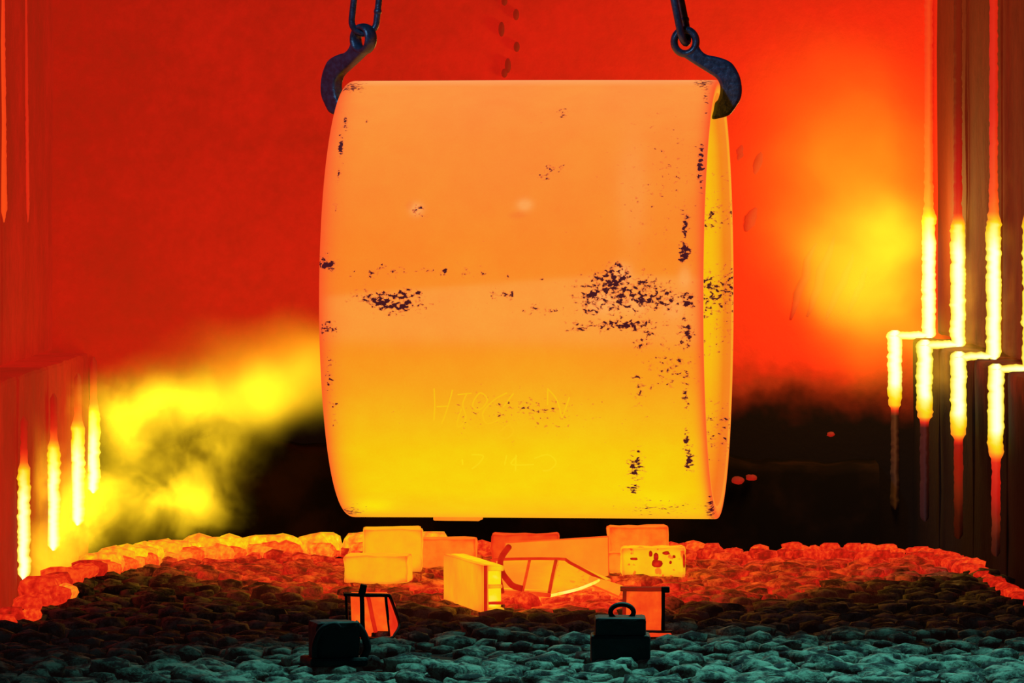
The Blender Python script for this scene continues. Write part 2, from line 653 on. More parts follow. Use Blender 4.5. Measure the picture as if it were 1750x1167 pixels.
def lump_mesh(seed, sub=2, rx=1, ry=1, rz=1, rough=0.28):
    bm = bmesh.new()
    bmesh.ops.create_icosphere(bm, subdivisions=sub, radius=1)
    off = Vector((seed * 7.3, seed * 2.1, seed))
    for v in bm.verts:
        c = v.co.copy()
        c *= 1 + rough * mnoise.noise(c * 1.3 + off) + rough * 0.5 * mnoise.noise(c * 3 + off)
        # squarish, flat-topped
        c.x = math.copysign(abs(c.x) ** 0.8, c.x)
        c.y = math.copysign(abs(c.y) ** 0.8, c.y)
        c.z = math.copysign(abs(c.z) ** 0.9, c.z)
        v.co = Vector((c.x * rx, c.y * ry, c.z * rz))
    me = bpy.data.meshes.new('stone')
    bm.to_mesh(me)
    bm.free()
    me.polygons.foreach_set('use_smooth', [True] * len(me.polygons))
    return me


KINDS = [lump_mesh(i, 1 if i >= 6 else 2, 0.050 + 0.012 * (i % 3), 0.058, 0.030, 0.50) for i in range(12)]
for k in KINDS:
    k.materials.append(M_STONE)
rs = random.Random(11)
spots = []
y = -6.3
row_i = 0
while y < 1.95:
    x = -2.1 + (0.06 if row_i % 2 else 0)
    while x < 2.15:
        xx = x + rs.uniform(-.03, .03)
        yy = y + rs.uniform(-.03, .03)
        if inside(xx, yy):
            spots.append((xx, yy))
        x += 0.118
    y += 0.112
    row_i += 1


def in_view(x, y):
    d = y - CAMY
    return abs(x) * F / d < 890 and EYE * F / d + HOR < 1172


spots.sort(key=lambda s: (0 if in_view(*s) else 1, s[1]))


def stone_matrix(x, y):
    rise = 0.022 * mnoise.noise(Vector((x * 1.6, y * 1.2, 0))) + 0.022 * mnoise.noise(Vector((x * 6, y * 3, 7))) + rs.uniform(-0.022, 0.014)
    s = rs.uniform(0.65, 1.3)
    return (Matrix.Translation((x, y, -0.022 + rise)) @ Matrix.Rotation(rs.uniform(0, 6.28), 4, 'Z')
            @ Matrix.Rotation(rs.uniform(-.18, .18), 4, 'X') @ Matrix.Diagonal((s, s * rs.uniform(.8, 1.15), s * rs.uniform(.7, 1.25), 1)))


for (x, y) in spots[:300]:
    o = link('stone', KINDS[rs.randrange(6)], None)
    o.matrix_world = stone_matrix(x, y)
    mw = o.matrix_world.copy()
    hput(o)
kv = [np.array([v.co for v in k.vertices]) for k in KINDS]
kf = [np.array([p.vertices[:] for p in k.polygons]) for k in KINDS]
V, Fc, base_i = [], [], 0
for (x, y) in spots[300:]:
    k = 6 + rs.randrange(6)
    mtx = np.array(stone_matrix(x, y))
    v = kv[k] @ mtx[:3, :3].T + mtx[:3, 3]
    V.append(v)
    Fc.append(kf[k] + base_i)
    base_i += len(v)
V = np.concatenate(V)
Fc = np.concatenate(Fc)
me = bpy.data.meshes.new('stone_mass')
me.from_pydata(V.tolist(), [], Fc.tolist())
me.materials.append(M_STONE)
o = link('stone_mass', me, None, None, True)
o['kind'] = 'stuff'
hput(o)

# glowing lumps of lining along the far rim
RIM_M = {t: hot_material('hot_rim_lump', t, 0.13, 2.4, edge=0.05) for t in (0.46, 0.55, 0.60, 0.66, 0.74, 0.80, 0.85)}
RIMK = [lump_mesh(40 + i, 2, 1, 0.8, 0.62, 0.30) for i in range(5)]
rk = {}


def rim_lump(p, r, t, name='rim_lump'):
    t = min(RIM_M, key=lambda a: abs(a - t))
    k = rs.randrange(5)
    if (k, t) not in rk:
        me = RIMK[k].copy()
        me.materials.append(RIM_M[t])
        rk[(k, t)] = me
    o = link(name, rk[(k, t)], None)
    o.matrix_world = Matrix.Translation(p) @ Matrix.Rotation(rs.uniform(-.4, .4), 4, 'Z') @ Matrix.Diagonal((r, r, r * rs.uniform(.85, 1.15), 1))
    hput(o)


acc = 0.0
for a, b in zip(plan_fine[:-1], plan_fine[1:]):
    if a.y < -1.4:
        continue
    seg = (b - a).length
    acc += seg
    x, yy = a.x, a.y
    left = x < -0.35
    step = 0.105 if left else 0.06
    while acc > step:
        acc -= step
        q = a.lerp(b, rs.random())
        if q.x < -0.35 and q.y > 0.3:
            rim_lump(Vector((q.x, q.y - 0.03, 0.030)), rs.uniform(0.075, 0.10), rs.choice((0.80, 0.85, 0.85, 0.80)))
            rim_lump(Vector((q.x + .02, q.y - 0.16, 0.008)), rs.uniform(0.06, 0.08), rs.choice((0.66, 0.74)))
        elif q.x < -0.35:
            rim_lump(Vector((q.x + .03, q.y, 0.02)), rs.uniform(0.05, 0.09), rs.choice((0.46, 0.55, 0.60)))
        elif q.x < 0.9:
            rim_lump(Vector((q.x, q.y - 0.03, 0.012)), rs.uniform(0.04, 0.065), rs.choice((0.60, 0.66, 0.55)))
        elif q.y > 0.6:
            rim_lump(Vector((q.x, q.y - 0.03, rs.uniform(-.01, .015))), rs.uniform(0.03, 0.055), rs.choice((0.60, 0.55, 0.55, 0.60)))
            rim_lump(Vector((q.x - .02, q.y - 0.30, -0.004)), rs.uniform(0.03, 0.06), rs.choice((0.46, 0.46, 0.55)))
        else:
            rim_lump(Vector((q.x - .04, q.y, 0.00)), rs.uniform(0.03, 0.05), rs.choice((0.46, 0.55, 0.46)))
# bigger chunks fallen at the rounded corner on the burner side
for (px, r, s, t) in ((112, 1012, .05, .74), (95, 1016, .06, .55), (70, 1025, .05, .55), (45, 1035, .06, .55), (20, 1050, .06, .46), (55, 1050, .04, .60), (8, 1062, .05, .55)):
    d = EYE * F / (r + 8 - HOR)
    rim_lump(W(px, r, d), s, t)

# ---------------------------------------------------------------- glowing steel ring
PSI = 0.106
RC = Vector((0.0895, 0.0, 1.186))
RR, RL, RT = 0.934, 1.592, 0.055
ring_axis = Vector((math.cos(PSI), -math.sin(PSI), 0))

NA, NC = 210, 500
bl, br = 0.034, 0.012
prof = []
for i in range(NA):
    s = i / (NA - 1)
    prof.append((-RL / 2 + bl + (RL - bl - br) * s, RR))
for k in range(1, 5):
    a = k / 5 * math.pi / 2
    prof.append((RL / 2 - br + br * math.sin(a), RR - br + br * math.cos(a)))
prof.append((RL / 2, RR - br))
prof.append((RL / 2, RR - RT + br))
for k in range(1, 5):
    a = k / 5 * math.pi / 2
    prof.append((RL / 2 - br + br * math.cos(a), RR - RT + br - br * math.sin(a)))
for i in range(60):
    s = i / 59
    prof.append((RL / 2 - br - (RL - br - bl * .5) * s, RR - RT))
prof.append((-RL / 2, RR - RT + 0.012))
for k in range(0, 7):
    a = k / 7 * math.pi / 2
    prof.append((-RL / 2 + bl - bl * math.cos(a), RR - bl + bl * math.sin(a)))
prof = np.array(prof)
NP = len(prof)
ang = np.arange(NC) / NC * 2 * np.pi
A, P = np.meshgrid(ang, np.arange(NP), indexing='ij')
ax_, rd_ = prof[P, 0], prof[P, 1]
# slight out-of-round, as forged
rd2 = rd_ * (1 + 0.0016 * np.sin(3 * A + 1.0) + 0.0008 * np.sin(9 * A + ax_ * 4))
loc = np.stack([ax_, -np.cos(A) * rd2, np.sin(A) * rd2], -1).reshape(-1, 3)
idx = (np.arange(NC)[:, None] * NP + np.arange(NP)[None, :])
q = np.stack([idx, np.roll(idx, -1, 1), np.roll(np.roll(idx, -1, 1), -1, 0), np.roll(idx, -1, 0)], -1).reshape(-1, 4)
ring_me = bpy.data.meshes.new('steel_shell')
ring_me.from_pydata(loc.tolist(), [], q.tolist())

# heat of the steel: hottest near the bottom, where it stood in the furnace
rowz = 511 - loc[:, 2] / 0.0025
prof_rows = [137, 150, 250, 330, 420, 500, 580, 640, 700, 760, 830, 870, 886]
prof_cols = np.array([lin(*c) for c in [(252, 165, 95), (252, 146, 60), (250, 139, 46), (249, 136, 40), (249, 134, 34), (249, 138, 36), (249, 146, 30), (248, 160, 28),
                                        (247, 180, 22), (246, 196, 12), (247, 203, 10), (247, 192, 18), (248, 165, 30)]])
rgb = np.stack([np.interp(rowz, prof_rows, prof_cols[:, k]) for k in range(3)], -1)
u = loc[:, 0]


def wav(a, b, s):
    return np.sin(a * 3.1 * s + 1.3) * np.cos(b * 2.3 * s + .4) + 0.5 * np.sin(a * 7.7 * s + b * 5.1 * s + 2) + 0.3 * np.cos(a * 13 * s - b * 17 * s)


rgb[:, 1] *= 1 + 0.045 * wav(u, loc[:, 2], 1.0)
pxu = 875 + (u + 0.03) / 0.0025 + 0        # rough position along the axis in photo pixels, for laying out marks


def blob(cx, cr, rx, ry, rot=0.0):
    dx, dy = pxl - cx, rowz - cr
    c, s = math.cos(rot), math.sin(rot)
    a, b = (dx * c + dy * s) / rx, (-dx * s + dy * c) / ry
    return np.exp(-(a * a + b * b))


# marks are laid out on the shell by axial position and height (front and rear alike carry some)
front = np.clip(-loc[:, 1] / RR, 0, 1)
end_x = 594 + (u + RL / 2) / RL * (1227 - 594)
pxl = end_x - front * (51 + (u + RL / 2) / RL * (26.5 - 51))
is_front = (loc[:, 1] < 0.05)
is_out = (P.ravel() < NA + 5) | (P.ravel() > NP - 8)
# paler band of scale across the middle
top_line = 500 - (pxl - 580) * 0.075 + np.where(pxl > 1040, (pxl - 1040) * 0.10, 0)
bot_line = 575 + (pxl - 580) * 0.010
band = 1 / (1 + np.exp(-(rowz - top_line) / 2.5)) / (1 + np.exp((rowz - bot_line) / 7)) * is_front * is_out
pale = np.array(lin(252, 160, 66))
rgb = rgb * (1 - 0.62 * band[:, None]) + pale * 0.62 * band[:, None]
# brighter scars and patches
for (cx, cr, rx, ry, s) in ((712, 358, 11, 10, .55), (897, 351, 12, 9, .55), (885, 368, 14, 5, -.30), (700, 352, 6, 6, -.25), (1062, 465, 16, 16, .6), (1030, 512, 26, 18, .5),
                            (1085, 515, 22, 14, .45), (1150, 520, 18, 18, .35), (1170, 470, 10, 16, .4), (1080, 330, 25, 90, .18)):
    w = (blob(cx, cr, rx, ry) * is_front * is_out)[:, None]
    tgt = np.array(lin(255, 178, 96)) if s > 0 else np.array(lin(240, 92, 34))
    rgb = rgb * (1 - abs(s) * 1.4 * w.clip(0, .7)) + tgt * abs(s) * 1.4 * w.clip(0, .7)
for (cx, cr, rx, ry, s) in ((635, 858, 36, 13, .9), (1125, 845, 36, 14, .6), (880, 800, 250, 60, .25)):
    w = (s * blob(cx, cr, rx, ry) * is_front * is_out)[:, None]
    rgb = rgb * (1 - w) + np.array(lin(250, 228, 10)) * w
# cooler rims
de = np.minimum((u + RL / 2) / 0.055, (RL / 2 - u) / 0.030)
edge = np.exp(-np.clip(de, 0, None) ** 1.5) * is_out
rgb = rgb * (1 - 0.92 * edge[:, None]) + np.array(lin(250, 84, 38)) * 0.92 * edge[:, None]
# bore
inn = ~is_out
bore_cols = np.array([lin(*c) for c in [(246, 176, 22), (246, 186, 16), (247, 187, 16), (247, 178, 20), (249, 150, 28), (250, 140, 32)]])
bc = np.stack([np.interp(rowz, [140, 260, 560, 700, 820, 880], bore_cols[:, k]) for k in range(3)], -1)
rgb[inn] = bc[inn]
rimf = inn & (u > RL / 2 - 0.02)
rgb[rimf] = rgb[rimf] * 0.5 + np.array(lin(252, 140, 50)) * 0.5
lip = (inn & (u > RL / 2 - 0.10) & (u < RL / 2 - 0.008)) * np.exp(-((RL / 2 - 0.03 - u) / 0.035) ** 2)
rgb = rgb * (1 - 0.7 * lip[:, None]) + np.array(lin(240, 92, 30)) * 0.7 * lip[:, None]

# where black scale clings
mask = np.zeros(len(loc))
for (cx, cr, rx, ry, s, rot) in (
        (665, 512, 58, 16, 1.0, .10), (690, 498, 34, 12, .8, -.1), (650, 518, 20, 9, .9, 0),
        (1040, 480, 40, 24, 1.05, -.35), (1010, 505, 24, 24, 1.0, 0), (1075, 500, 70, 36, .85, 0), (1120, 505, 55, 22, .9, 0),
        (1060, 548, 70, 10, .95, 0), (1100, 555, 40, 12, .8, .2), (1060, 452, 14, 8, 1.0, 0), (985, 553, 18, 8, .9, 0),
        (1168, 432, 10, 18, 1.15, 0), (1170, 380, 7, 30, .95, 0), (1175, 505, 14, 14, 1.0, 0), (1170, 560, 14, 26, .95, 0), (1095, 578, 16, 16, .75, 0),
        (1170, 650, 7, 42, .80, 0), (1173, 735, 6, 28, .9, 0), (1177, 775, 9, 18, 1.1, 0), (1086, 785, 15, 28, .85, 0), (1080, 825, 14, 10, .85, 0), (1090, 650, 14, 50, .6, 0),
        (1214, 862, 9, 20, 1.0, 0), (1196, 285, 6, 34, 1.1, 0), (1205, 165, 6, 40, .75, 0), (1200, 145, 18, 7, .9, 0),
        (582, 255, 4, 22, 1.15, 0), (589, 213, 4, 12, 1.0, 0), (600, 150, 22, 9, .95, 0), (578, 300, 4, 20, .75, 0), (572, 350, 4, 10, .75, 0), (557, 447, 15, 12, 1.15, 0),
        (560, 553, 14, 12, .95, 0), (562, 640, 7, 50, .75, 0), (572, 690, 6, 20, .8, 0), (940, 297, 22, 9, .85, -.4), (760, 461, 5, 5, 1.1, 0), (651, 452, 5, 5, 1.0, 0), (632, 466, 4, 4, .9, 0),
        (826, 465, 12, 7, .8, 0), (868, 470, 5, 4, .9, 0), (865, 500, 14, 8, .75, 0), (846, 498, 8, 9, .75, 0), (960, 198, 8, 9, .85, 0), (626, 210, 3, 3, 1.0, 0), (714, 362, 14, 10, .70, 0),
        (930, 525, 40, 10, .62, 0), (700, 460, 120, 10, .55, 0), (890, 690, 120, 30, .52, 0), (600, 870, 20, 10, .8, 0), (1140, 620, 50, 40, .55, 0), (1120, 860, 60, 16, .6, 0),
        (925, 475, 4, 4, .9, 0), (1130, 300, 60, 100, .42, 0)):
    mask = np.maximum(mask, s * blob(cx, cr, rx * 1.3, ry * 1.3, rot) * is_front * is_out)
for (cr, ry, s) in ((370, 40, .62), (505, 62, .74), (590, 30, .55), (745, 55, .58), (300, 15, .4)):
    mask = np.maximum(mask, s * np.exp(-((rowz - cr) / ry) ** 2) * inn * (u > RL / 2 - 0.45))

at = ring_me.attributes.new('glow_tint', 'FLOAT_COLOR', 'POINT')
at.data.foreach_set('color', np.concatenate([rgb, np.ones((len(rgb), 1))], 1).astype(np.float32).ravel())
at = ring_me.attributes.new('scale_mask', 'FLOAT', 'POINT')
at.data.foreach_set('value', mask.astype(np.float32))

m = N('glowing_forged_steel')
hc = m.node('ShaderNodeAttribute', attribute_name='glow_tint').outputs['Color']
mk = m.node('ShaderNodeAttribute', attribute_name='scale_mask').outputs['Fac']
p = m.obj()
ps = m.vmath('MULTIPLY', p, (0.85, 1.0, 1.15))
n1 = m.noise(ps, 58, 3, 0.55, 0.3)
n2 = m.noise(ps, 16, 3, 0.5)
thr = m.math('MULTIPLY_ADD', mk, -0.40, 0.82)
nn = m.math('MULTIPLY_ADD', m.math('SUBTRACT', n2, 0.5), 0.30, n1)
dif = m.math('SUBTRACT', nn, thr)
crust = m.smooth(dif, 0.0, 0.055)
halo = m.smooth(dif, -0.09, 0.02)
grain = m.noise(p, 130, 3, 0.7)
grain2 = m.noise(p, 9, 4, 0.6)
g = m.math('ADD', m.math('MULTIPLY_ADD', m.math('SUBTRACT', grain, 0.5), 0.16, 1.0), m.math('MULTIPLY', m.math('SUBTRACT', grain2, 0.5), 0.22))
hg = m.vmath('MULTIPLY', hc, m.node('ShaderNodeCombineXYZ', {0: 1.0, 1: g, 2: g}).outputs[0])
hg = m.mix(m.math('MULTIPLY', halo, 0.60), hg, lin(238, 92, 48))
hg = m.mix(m.math('MULTIPLY', crust, 0.97), hg, lin(48, 6, 26))
M_RING = m.bsdf((0.012, 0.008, 0.008), 0.75, 0, hg, 1.0, m.bump(m.math('ADD', grain, crust), 0.25, 0.004), 0.2)
ring_me.materials.append(M_RING)

ring = empty('steel_ring', (RC.x, RC.y, RC.z - RR), -PSI)
tag(ring, 'huge glowing orange forged steel ring hanging from two hooks above the hearth', 'steel ring')
o = link('steel_shell', ring_me, None, ring, True)
o.location = (0, 0, RR)

# flat sliver of scale stuck under the ring
bm = rough_box(0.20, 0.12, 0.022, 3, 0.006, 0.003, 3)
o = bm_obj('scale_flake', bm, hot_material('hot_scale_flake', 0.72, 0.02), ring)
o.location = ((783 - 911) * 0.0025, -0.02, -0.012)


def on_ring(px, row, lift=0.0):
    """front point of the shell at this place"""
    d = Vector(((px - 875) / F, 1.0, -(row - HOR) / F))
    c0 = Vector((0, CAMY, EYE)) - RC
    a = ring_axis
    dp, cp = d - a * d.dot(a), c0 - a * c0.dot(a)
    A_, B_, C_ = dp.dot(dp), 2 * dp.dot(cp), cp.dot(cp) - (RR + lift) ** 2
    t = (-B_ - math.sqrt(max(B_ * B_ - 4 * A_ * C_, 0))) / (2 * A_)
    return c0 + RC + d * t


# faint hand-written marks on the shell
M_MARK = hot_material('chalk_mark', 0.822, 0.01)
M_MARK2 = hot_material('chalk_mark', 0.862, 0.01)
Z = 4.605
strokes = [[(285, 200), (290, 330), (283, 450)], [(430, 210), (395, 340), (345, 480)], [(305, 345), (400, 340)],
           [(470, 250), (580, 238)], [(540, 245), (510, 330), (535, 430), (495, 500), (465, 480), (500, 360)],
           [(600, 290), (650, 235), (705, 290), (650, 365), (590, 345), (600, 290)],
           [(860, 235), (760, 290), (670, 390), (700, 478), (800, 445)], [(910, 240), (830, 345)],
           [(1180, 200), (1178, 330)], [(1180, 205), (1250, 290), (1290, 430)], [(1350, 270), (1295, 430)],
           [(780, 560), (870, 490), (910, 540), (850, 600), (800, 580)],
           [(580, 722), (670, 730), (640, 790), (585, 832)], [(505, 760), (510, 800)],
           [(855, 730), (840, 800)], [(935, 735), (895, 800), (1070, 800)], [(930, 725), (925, 850)],
           [(1075, 752), (1180, 722), (1245, 780), (1200, 840), (1140, 850)]]
for i_s, s in enumerate(strokes):
    pts = smooth_path([on_ring(680 + a / Z, 620 + b / Z) for a, b in s], 5)
    bm = bmesh.new()
    tube(bm, pts, 0.0030, 6)
    o = bm_obj('chalk_mark', bm, M_MARK if i_s < 12 else M_MARK2, None, True)
    o.parent = ring
    o.matrix_parent_inverse = (Matrix.Translation(ring.location) @ Matrix.Rotation(-PSI, 4, 'Z')).inverted()

# ---------------------------------------------------------------- hooks and chains
hook_px = [(1147.6, 68.6), (1149, 80), (1152, 87), (1159, 93), (1169, 98), (1182, 106.5), (1194.5, 114.5), (1205, 121), (1213, 126), (1220, 130.5), (1226, 136),
           (1230.5, 146), (1230.5, 158), (1227, 170), (1222, 176), (1219.5, 189), (1217, 202.5), (1229, 202), (1245, 197), (1253, 189),
           (1259, 180), (1264.5, 171), (1267.5, 159), (1267, 144), (1263, 128), (1254, 112), (1246, 105), (1236, 100.5), (1224, 97), (1209, 94), (1200, 88), (1194.5, 79), (1192, 68),
           (1184, 55), (1171, 48), (1158, 51.5), (1150, 60)]
hx0, hr0 = 1228, 137
outline = [((x - hx0) * 0.0025, (hr0 - r) * 0.0025) for x, r in hook_px]
outline = [(p[0], p[1]) for p in smooth_loop([(a, b, 0) for a, b in outline], 4)]
hole = [((1171.5 - hx0 + 14 * math.cos(t)) * 0.0025, (hr0 - 71.5 + 17 * math.sin(t)) * 0.0025) for t in [k / 28 * 2 * math.pi for k in range(28)]]
hook_me = prism(outline, 0.056, hole, 0.013, 'hook_body')
hook_me.materials.append(M_STEEL)
# raised collar round the eye
col_pts = [Vector(((1171.0 - hx0 + 18.6 * math.cos(t)) * 0.0025, 0, (hr0 - 71.5 + 20.5 * math.sin(t)) * 0.0025)) for t in [k / 32 * 2 * math.pi for k in range(32)]]


def make_hook(loc, rz, mirror, label):
    h = empty('lifting_hook', loc, rz)
    me = hook_me.copy()
    bm = bmesh.new()
    tube(bm, col_pts, 0.0160, 10, True)
    if mirror:
        me.transform(Matrix.Diagonal((-1, 1, 1, 1)))
        me.flip_normals()
        for v in bm.verts:
            v.co.x *= -1
    for v in bm.verts:
        v.co.y *= 2.1
    link('hook_body', me, None, h)
    bm_obj('eye_collar', bm, M_STEEL, h, True)
    tag(h, label, 'hook', 'forged hooks holding the ring')
    return h


end_r_pt = RC + ring_axis * (RL / 2)
hookR = W(1228, 137, 24.915)
make_hook(hookR, -0.05, False, 'black forged hook seen side on, gripping the open end of the ring')
hookL = W(581, 133, 25.085)
TH = math.radians(44)
make_hook(hookL, -TH, True, 'black forged hook turned edge-on, gripping the far bulging end of the ring')


def chain(base, direction, plane_rot, label, n=3, length=0.36, width=0.135, bar=0.0145):
    """n stadium links; base = lowest inner point of the first link"""
    dirv = Vector(direction).normalized()
    rootp = base.copy()
    ch = empty('lifting_chain', rootp)
    tag(ch, label, 'chain', 'chains lifting the ring')
    zq = Vector((0, 0, 1)).rotation_difference(dirv).to_matrix().to_4x4()
    pitch = length - 2 * bar * 2.0
    for i in range(n):
        r = width / 2 - bar
        hl = length / 2 - width / 2
        pts = []
        for k in range(13):
            a = math.pi + math.pi * k / 12
            pts.append(Vector((r * math.cos(a), 0, -hl + r * math.sin(a))))
        for k in range(13):
            a = math.pi * k / 12
            pts.append(Vector((r * math.cos(a), 0, hl + r * math.sin(a))))
        bm = bmesh.new()
        tube(bm, pts, bar, 10, True)
        # weld bead on one leg
        bead = [Vector((r, 0, -0.075 + 0.004 * k)) for k in range(6)]
        tube(bm, bead, [bar * 1.02, bar * 1.14, bar * 1.2, bar * 1.2, bar * 1.14, bar * 1.02], 10)
        rot = plane_rot + (math.pi / 2 if i % 2 else 0)
        o = bm_obj('link', bm, M_STEEL, ch, True)
        o.matrix_local = zq @ Matrix.Translation((0, 0, length / 2 - 2 * bar + i * pitch)) @ Matrix.Rotation(rot, 4, 'Z')
    return ch


eyeL = hookL + Matrix.Rotation(-TH, 3, 'Z') @ Vector((56.5 * 0.0025, 0, (137 - 52) * 0.0025))
eyeR = hookR + Vector((-56.5 * 0.0025, 0, (137 - 63) * 0.0025))
chain(eyeL + Vector((0.0, 0, -0.012)), (0.11, 0, 1), math.radians(8), 'dark steel chain link turned open to view, above the edge-on hook', bar=0.0140)
chain(eyeR + Vector((0.0, 0, -0.012)), (-0.20, 0, 1), math.radians(72), 'dark steel chain link seen narrow, above the side-on hook', bar=0.0155)

# embers caught on the plinth behind the ring
M_EMBER = hot_material('ember', 0.30, 0.10, 8, (0.01, 0.005, 0.004))
for (px, r, s) in ((1284, 816, .022), (1262, 821, .026), (1420, 742, .016)):
    c = W(px, r, 31.52)
    me = lump_mesh(px, 2, s * 1.3, 0.02, s * 0.8, 0.35)
    me.materials.append(M_EMBER)
    e = link('ember', me, None)
    e.matrix_world = Matrix.Translation(c)
    e.parent = o_plinth

# ---------------------------------------------------------------- things standing on the hearth


def ground_d(row):
    return EYE * F / (row - HOR)


HOT = {}


def hot(t, amp=0.05, spots=0.0, scale=14.0, edge=0.13):
    k = (t, amp, spots, scale, edge)
    if k not in HOT:
        HOT[k] = hot_material('hot_refractory', t, amp, scale, spots=spots, edge=edge)
    return HOT[k]


def block(name, px0, px1, top, d, depth, t, seed, label, cat='brick', group=None, rz=0.0, amp=0.05, spots=0.0, jit=0.010, bev=0.012):
    w = (px1 - px0) * d / F
    h = EYE - (top - HOR) * d / F
    c = W((px0 + px1) / 2, 900, d)
    bm = rough_box(w / max(0.5, math.cos(rz)), depth, h, seed, bev, jit, 5)
    o = bm_obj(name, bm, hot(t, amp, spots), None, True)
    for p in o.data.polygons:
        p.use_smooth = False
    o.location = (c.x, c.y + depth / 2, 0)
    o.rotation_euler = (0, 0, rz)
    tag(o, label, cat, group)
    return o


G = 'support blocks under the ring'
block('support_block', 620, 721, 904, 25.35, 0.22, 0.785, 1, 'yellow glowing support block, tallest at the burner side, behind a lower one', 'support block', G, 0.03, 0.02)
block('support_block', 590, 700, 950, 24.53, 0.22, 0.775, 2, 'low yellow glowing block lying in front of the tall yellow block', 'support block', G, -0.06, 0.025)
block('support_block', 702, 814, 921, 25.55, 0.20, 0.675, 3, 'dull orange block behind the standing channel beam', 'support block', G, -0.04, 0.04)
block('support_block', 840, 956, 913, 25.45, 0.14, 0.57, 5, 'red slab showing its top behind the broad orange plate', 'support block', G, 0.0, 0.05)
block('support_block', 1040, 1143, 901, 25.50, 0.22, 0.675, 6, 'rough orange block standing tall behind the pitted yellow block', 'support block', G, 0.02, 0.05, 0.0, 0.012)
block('support_block', 1036, 1072, 944, 25.22, 0.10, 0.715, 7, 'small orange block wedged between the broad plate and the pitted block', 'support block', G, 0.0, 0.03)
pb = empty('support_block', Vector((W(1117, 900, 24.98).x, -0.02, 0)))
tag(pb, 'bright yellow pitted block with a dark red hole in its face', 'support block', G)
wpb, hpb = 109 * 24.98 / F, EYE - (936 - HOR) * 24.98 / F
b_ = bm_obj('block_body', rough_box(wpb, 0.2, hpb, 8, 0.014, 0.008, 5), hot(0.81, 0.03, 0.14, 9.0), pb)
b_.location = (0, 0.1, 0)
for (px, r, rx, rz_, sd) in ((1123, 963, .024, .018, 1), (1121, 951, .012, .016, 2), (1112, 946, .008, .013, 3), (1138, 945, .016, .008, 4), (1152, 951, .007, .007, 5), (1146, 961, .006, .008, 6), (1084, 955, .017, .006, 7), (1169, 958, .006, .03, 8)):
    c = W(px, r, 24.98) - Vector(pb.location)
    me = lump_mesh(sd, 2, rx, 0.006, rz_, 0.35)
    me.materials.append(hot(0.50, 0.05))
    q_ = link('pit', me, None, pb, True)
    q_.location = (c.x, 0.000, c.z)

# broad plate standing on edge
dpl = 24.85
poly = [(858, 990), (862, 926), (960, 921), (1040, 916), (1041, 992)]
base = W(950, 990, dpl)
pts = [((p[0] - 950) * dpl / F, max(0.0, EYE - (p[1] - HOR) * dpl / F)) for p in poly]
me = prism(pts, 0.045, None, 0.006, 'broad_plate')
me.materials.append(hot(0.725, 0.035, 0, 5.0))
o = link('broad_plate', me)
o.location = (base.x, base.y, 0)
o.rotation_euler = (0, 0, 0.05)
tag(o, 'broad orange glowing steel plate standing on edge under the ring', 'steel plate')

# channel beam pointing at the viewer
cb = empty('channel_beam', Vector((W(835, 1050, 22.7).x, -2.3, 0)), 0.20)
tag(cb, 'yellow glowing channel beam lying end-on in the middle of the hearth', 'steel beam')
LEN, HB = 0.80, 0.185


def beam_part(name, x0, x1, y0, y1, z0, z1, mat, seed, par=cb, bev=0.005, jit=0.003):
    bm = rough_box(x1 - x0, y1 - y0, z1 - z0, seed, bev, jit, 4)
    for v in bm.verts:
        v.co += Vector(((x0 + x1) / 2, (y0 + y1) / 2, z0))
    return bm_obj(name, bm, mat, par)


beam_part('web', -0.026, 0.0, 0, LEN, 0, HB, hot(0.755, 0.04, 0, 4.0), 31)
beam_part('top_flange', 0.0, 0.062, 0.0, LEN, HB - 0.022, HB, hot(0.84, 0.04), 32)
beam_part('bottom_flange', 0.0, 0.062, 0.0, LEN, 0, 0.02, hot(0.83, 0.04), 33)
beam_part('end_plate', 0.0, 0.060, 0.05, 0.075, 0.02, HB - 0.022, hot(0.88, 0.03), 34)
beam_part('rib', 0.0, 0.060, 0.02, 0.05, 0.095, 0.110, hot(0.80, 0.03), 35)
beam_part('rib', 0.0, 0.060, 0.01, 0.05, 0.032, 0.042, hot(0.60, 0.03), 36)
bm = bmesh.new()
tube(bm, [Vector((-0.013, -0.004, 0.0)), Vector((-0.013, -0.005, HB * .5)), Vector((-0.013, -0.003, HB))], 0.007, 8)
bm_obj('burnt_edge', bm, hot(0.58, 0.03), cb, True)

# ribbed tray lying on its back
tr = empty('ribbed_tray', (W(930, 1010, 23.8).x, -1.2, 0))
tag(tr, 'yellow glowing ribbed tray with a pointed end beside the channel beam', 'tray')


def T3(px, row, d):
    return W(px, row, d) - Vector(tr.location)


def plate3(name, pts, thick, mat, par):
    bm = bmesh.new()
    n_ = (pts[1] - pts[0]).cross(pts[2] - pts[0]).normalized()
    a = [bm.verts.new(p + n_ * thick / 2) for p in pts]
    b = [bm.verts.new(p - n_ * thick / 2) for p in pts]
    bm.faces.new(a)
    bm.faces.new(list(reversed(b)))
    k = len(pts)
    for i in range(k):
        bm.faces.new((a[i], b[i], b[(i + 1) % k], a[(i + 1) % k]))
    bmesh.ops.bevel(bm, geom=list(bm.edges), offset=min(0.004, thick * .3), segments=2, affect='EDGES')
    return bm_obj(name, bm, mat, par)


plate3('tray_bottom', [T3(848, 958, 24.2), T3(955, 956, 24.2), T3(948, 1014, 23.85), T3(852, 1008, 23.9)], 0.02, hot(0.825, 0.03, 0, 5), tr)
plate3('pointed_end', [T3(955, 956, 24.2), T3(1045, 993, 24.0), T3(940, 1018, 23.78)], 0.02, hot(0.775, 0.03, 0.05, 9), tr)


def rod3(name, pts, r, mat, par, seg=8, n=5):
    bm = bmesh.new()
    tube(bm, smooth_path(pts, n), r, seg)
    return bm_obj(name, bm, mat, par, True)


